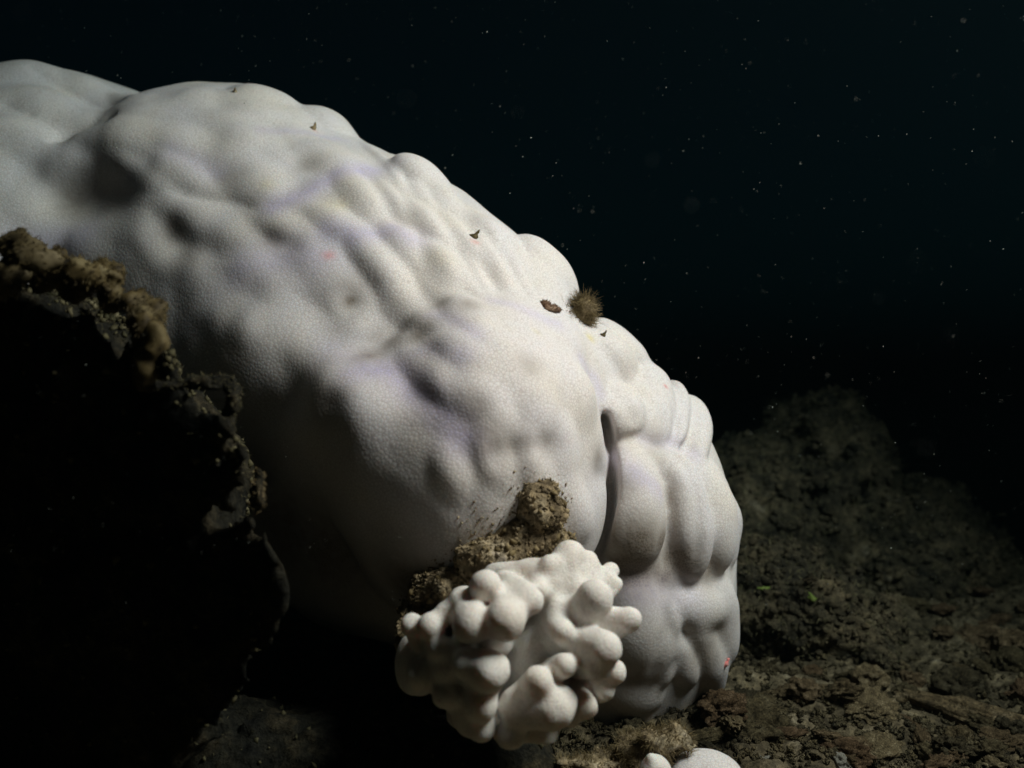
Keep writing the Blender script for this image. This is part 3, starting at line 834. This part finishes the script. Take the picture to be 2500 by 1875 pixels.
reef('reef_boulder', 'low broken reef mound sloping away at the far right behind the rubble',
     ((2260, 1330, 2.7, 130, 150, .25), (2340, 1400, 2.65, 110, 110, .22), (2190, 1420, 2.5, 150, 130, .25)), .013, 7.0, .045, 75, 1500, .020)

def scrap(name, label, cat, u, v, size, seed, mat, tilt, group=None):
    ds = [x for x in (boulder.depth(u, v, 1.4, 3.2), outcrop.depth(u, v, 1.4, 3.6)) if x]
    if ds: flake(name, label, cat, P(u, v, min(ds) - size * .4), size, seed, mat, (1.6, .4, .35), tilt, group)
scrap('leaf_scrap', 'bright green leaf scrap lying on the reef just right of the big coral', 'leaf', 1862, 1438, .012, 21, M_LEAF, 1.4)
scrap('leaf_scrap', 'bent green leaf scrap on top of the rounded boulder', 'leaf', 1985, 1462, .012, 22, M_LEAF, -.6)
scrap('shell_chip', 'pale blue grey shell chip on the reef between the two green scraps', 'shell', 1972, 1418, .012, 23, M_CHUNK, 1.2)

# ------------------------------------------------------------------ rubble
def chunk_mesh(seed, stretch, n=4):
    import bmesh
    bm = bmesh.new(); bmesh.ops.create_icosphere(bm, subdivisions=n + 1, radius=1.0)
    V = np.array([v.co[:] for v in bm.verts]); F = [tuple(x.index for x in f.verts) for f in bm.faces]; bm.free()
    V = V * (1 + .40 * fbm(V * 1.2, 2, seed)[:, None] + .20 * fbm(V * 3.6, 4, seed + 3, .6)[:, None])
    return V * np.array(stretch), np.array(F)
rng = np.random.default_rng(11)
kinds = []
for k in range(7):
    V, F = chunk_mesh(100 + k, [(1, .7, .5), (1.5, .5, .4), (1, 1, .6), (1.2, .8, .7), (1.9, .45, .4), (.9, .8, .8), (1.3, .9, .35)][k])
    me_o = link_mesh('rubble_chunk', V, F, M_CHUNK)
    kinds.append(me_o)
used = set()
def place_chunk(k, p, s, label, group, mat=None, rz=None, tilt=.3):
    o = kinds[k]
    if k in used or mat:
        o = o.copy(); C.objects.link(o)
        if mat:
            o.data = o.data.copy(); o.data.materials.clear(); o.data.materials.append(mat)
    else: used.add(k)
    o.location = [float(x) for x in p]; o.scale = (s, s, s)
    o.rotation_euler = (rng.uniform(-tilt, tilt), rng.uniform(-tilt, tilt), rng.uniform(0, 6.28) if rz is None else rz)
    tag(o, label, 'rubble', group)
    return o
cnt = 0
while cnt < 90:
    u = rng.uniform(1480, 2560); v = 1360 + 520 * rng.uniform(0, 1) ** .8
    if u < 1850 and v < 1700: continue
    if v < 1640 and 1800 < u < 2150: continue
    p = floor_pt(u, v); s = rng.uniform(.012, .034) * (1.5 if rng.random() < .15 else 1)
    place_chunk(int(rng.integers(0, 7)), p + np.array((0, 0, s * .25)), s, 'brown algae stained piece of coral rubble lying on the dim floor at lower right', 'coral rubble on the floor')
    cnt += 1
place_chunk(2, P(1850, 1790, 1.42), .060, 'large grey brown rubble lump with dark holes beside the coral foot', None, M_CHUNK)
place_chunk(4, P(2430, 1770, 1.52), .085, 'long stick of dead coral lying slantwise at the far right', None, M_CHUNK, -.7, .1)
place_chunk(3, P(2078, 1783, 1.50), .016, 'single pale chip shining among the brown rubble', None, M_PALE)
place_chunk(3, P(2050, 1868, 1.31), .020, 'pale stone at the bottom edge right of the white slab', None, M_PALE)
place_chunk(5, P(1865, 1872, 1.30), .016, 'small tan stone touching the bottom edge beside the white slab', None, M_PALE)

# gravel between the chunks
rng = np.random.default_rng(12)
n = 5200
gu = rng.uniform(1350, 2650, n); gv = 1330 + 560 * rng.uniform(0, 1, n) ** .8
pts = np.array([floor_pt(a, b) for a, b in zip(gu, gv)])
v_, f_ = crumbs_mesh(pts, np.tile((0, 0, 1.0), (n, 1)), rng, .0062)
gr = link_mesh('gravel', v_, f_, M_CHUNK, smooth=False)
tag(gr, 'fine coral grit covering the floor between the chunks', 'gravel', None, 'stuff')

# ------------------------------------------------------------------ growth and white fragments along the bottom edge
def mound(label, p, rad, squash, n, seed, mat):
    return tuft('turf_mound', label, 'algae', p, rad, n, .012, .0006, mat, M_ALGAL, seed, squash=squash, lean=.5)
mound('fuzzy brown mound of turf algae at the bottom edge with upright filaments', P(1570, 1838, 1.22), .048, (1.15, .8, .65), 1500, 31, M_TURF)
mound('lower flatter turf mound left of the fuzzy one at the bottom edge', P(1440, 1866, 1.22), .044, (1.2, .8, .42), 900, 32, M_TURF)
q = P(1600, 1885, 1.17); fr = Vox(q - .045, q + .045, .0022)
fr.ell(P(1600, 1885, 1.17), (.020, .02, .022), .01); fr.cap(P(1605, 1880, 1.17), P(1590, 1850, 1.165), .013, .006, .008)
fr.noise(.001, 60, 2, 3, .02)
V, F = fr.mesh()
tag(link_mesh('coral_fragment', V, F, M_FINGER, origin=P(1600, 1890, 1.17)), 'bright white pointed bit of coral peeping up at the bottom edge', 'coral')
q = P(1722, 1900, 1.20); fr = Vox(q - .075, q + .075, .003)
fr.ell(P(1722, 1900, 1.20), (.050, .05, .034), .01); fr.noise(.001, 40, 2, 3, .02)
V, F = fr.mesh()
tag(link_mesh('coral_fragment', V, F, M_CORAL, origin=P(1722, 1910, 1.20)), 'smooth pale dome of coral cut off by the bottom edge', 'coral')

# ------------------------------------------------------------------ drifting specks in the water
rng = np.random.default_rng(77)
SV, SF = [], []
base = np.array([(1,0,0),(-1,0,0),(0,1,0),(0,-1,0),(0,0,1),(0,0,-1)], float)
tri = np.array([(0,2,4),(2,1,4),(1,3,4),(3,0,4),(2,0,5),(1,2,5),(3,1,5),(0,3,5)])
L = np.array(torch.location); made = 0
while made < 1900:
    u = rng.uniform(-100, 2650); v = rng.uniform(-80, 1500); d = rng.uniform(.75, 2.6)
    p = P(u, v, d)
    if np.linalg.norm(p - L) < .42 or vx.sample(p) < .02 and (vx.lo < p).all(): continue
    if p[2] < .15: continue
    sz = .00026 * math.exp(rng.normal() * .42) * d ** .5
    st = np.array((1, 1, 1 + 2.2 * rng.random() ** 3))
    a = .7 + .5 * rng.normal()
    zz = np.array((math.sin(a), rng.normal() * .3, math.cos(a))); zz /= np.linalg.norm(zz)
    xx = np.cross(zz, (0, 1, 0)); xx /= np.linalg.norm(xx); yy = np.cross(zz, xx)
    SV.append((base * sz * st) @ np.stack((xx, yy, zz)) + p); SF.append(tri + 6 * made); made += 1
for _ in range(24):                       # a few close to the lens, out of focus
    u, v, d = rng.uniform(0, 2500), rng.uniform(0, 1100), rng.uniform(.24, .5)
    sz = rng.uniform(.00025, .0006)
    SV.append(base * sz * rng.uniform(.6, 1.4, (6, 1)) + P(u, v, d)); SF.append(tri + 6 * made); made += 1
m, nn_, ll_, pb = new_mat('plankton')
pb.inputs['Base Color'].default_value = (.36, .38, .33, 1); pb.inputs['Roughness'].default_value = .5
sn = link_mesh('marine_snow', np.concatenate(SV), np.concatenate(SF), m, smooth=False)
tag(sn, 'fine pale specks drifting in the black water', 'marine snow', None, 'stuff')

# ------------------------------------------------------------------ the water itself
import bmesh
bm = bmesh.new(); bmesh.ops.create_cube(bm, size=1.0)
me = bpy.data.meshes.new('haze'); bm.to_mesh(me); bm.free()
hz = bpy.data.objects.new('haze', me); C.objects.link(hz)
hz.scale = (104, 104, 3.6); hz.location = (0, 38, .55)
tag(hz, 'dark green-blue night water', 'water', None, 'stuff')
m = bpy.data.materials.new('sea_water'); m.use_nodes = True
nt = m.node_tree; nt.nodes.clear()
out = nt.nodes.new('ShaderNodeOutputMaterial'); pv = nt.nodes.new('ShaderNodeVolumePrincipled')
pv.inputs['Color'].default_value = (.007, .014, .0155, 1)
pv.inputs['Absorption Color'].default_value = (0.0, .37, .52, 1)
pv.inputs['Density'].default_value = .17
pv.inputs['Anisotropy'].default_value = .55
nt.links.new(pv.outputs['Volume'], out.inputs['Volume'])
me.materials.append(m)
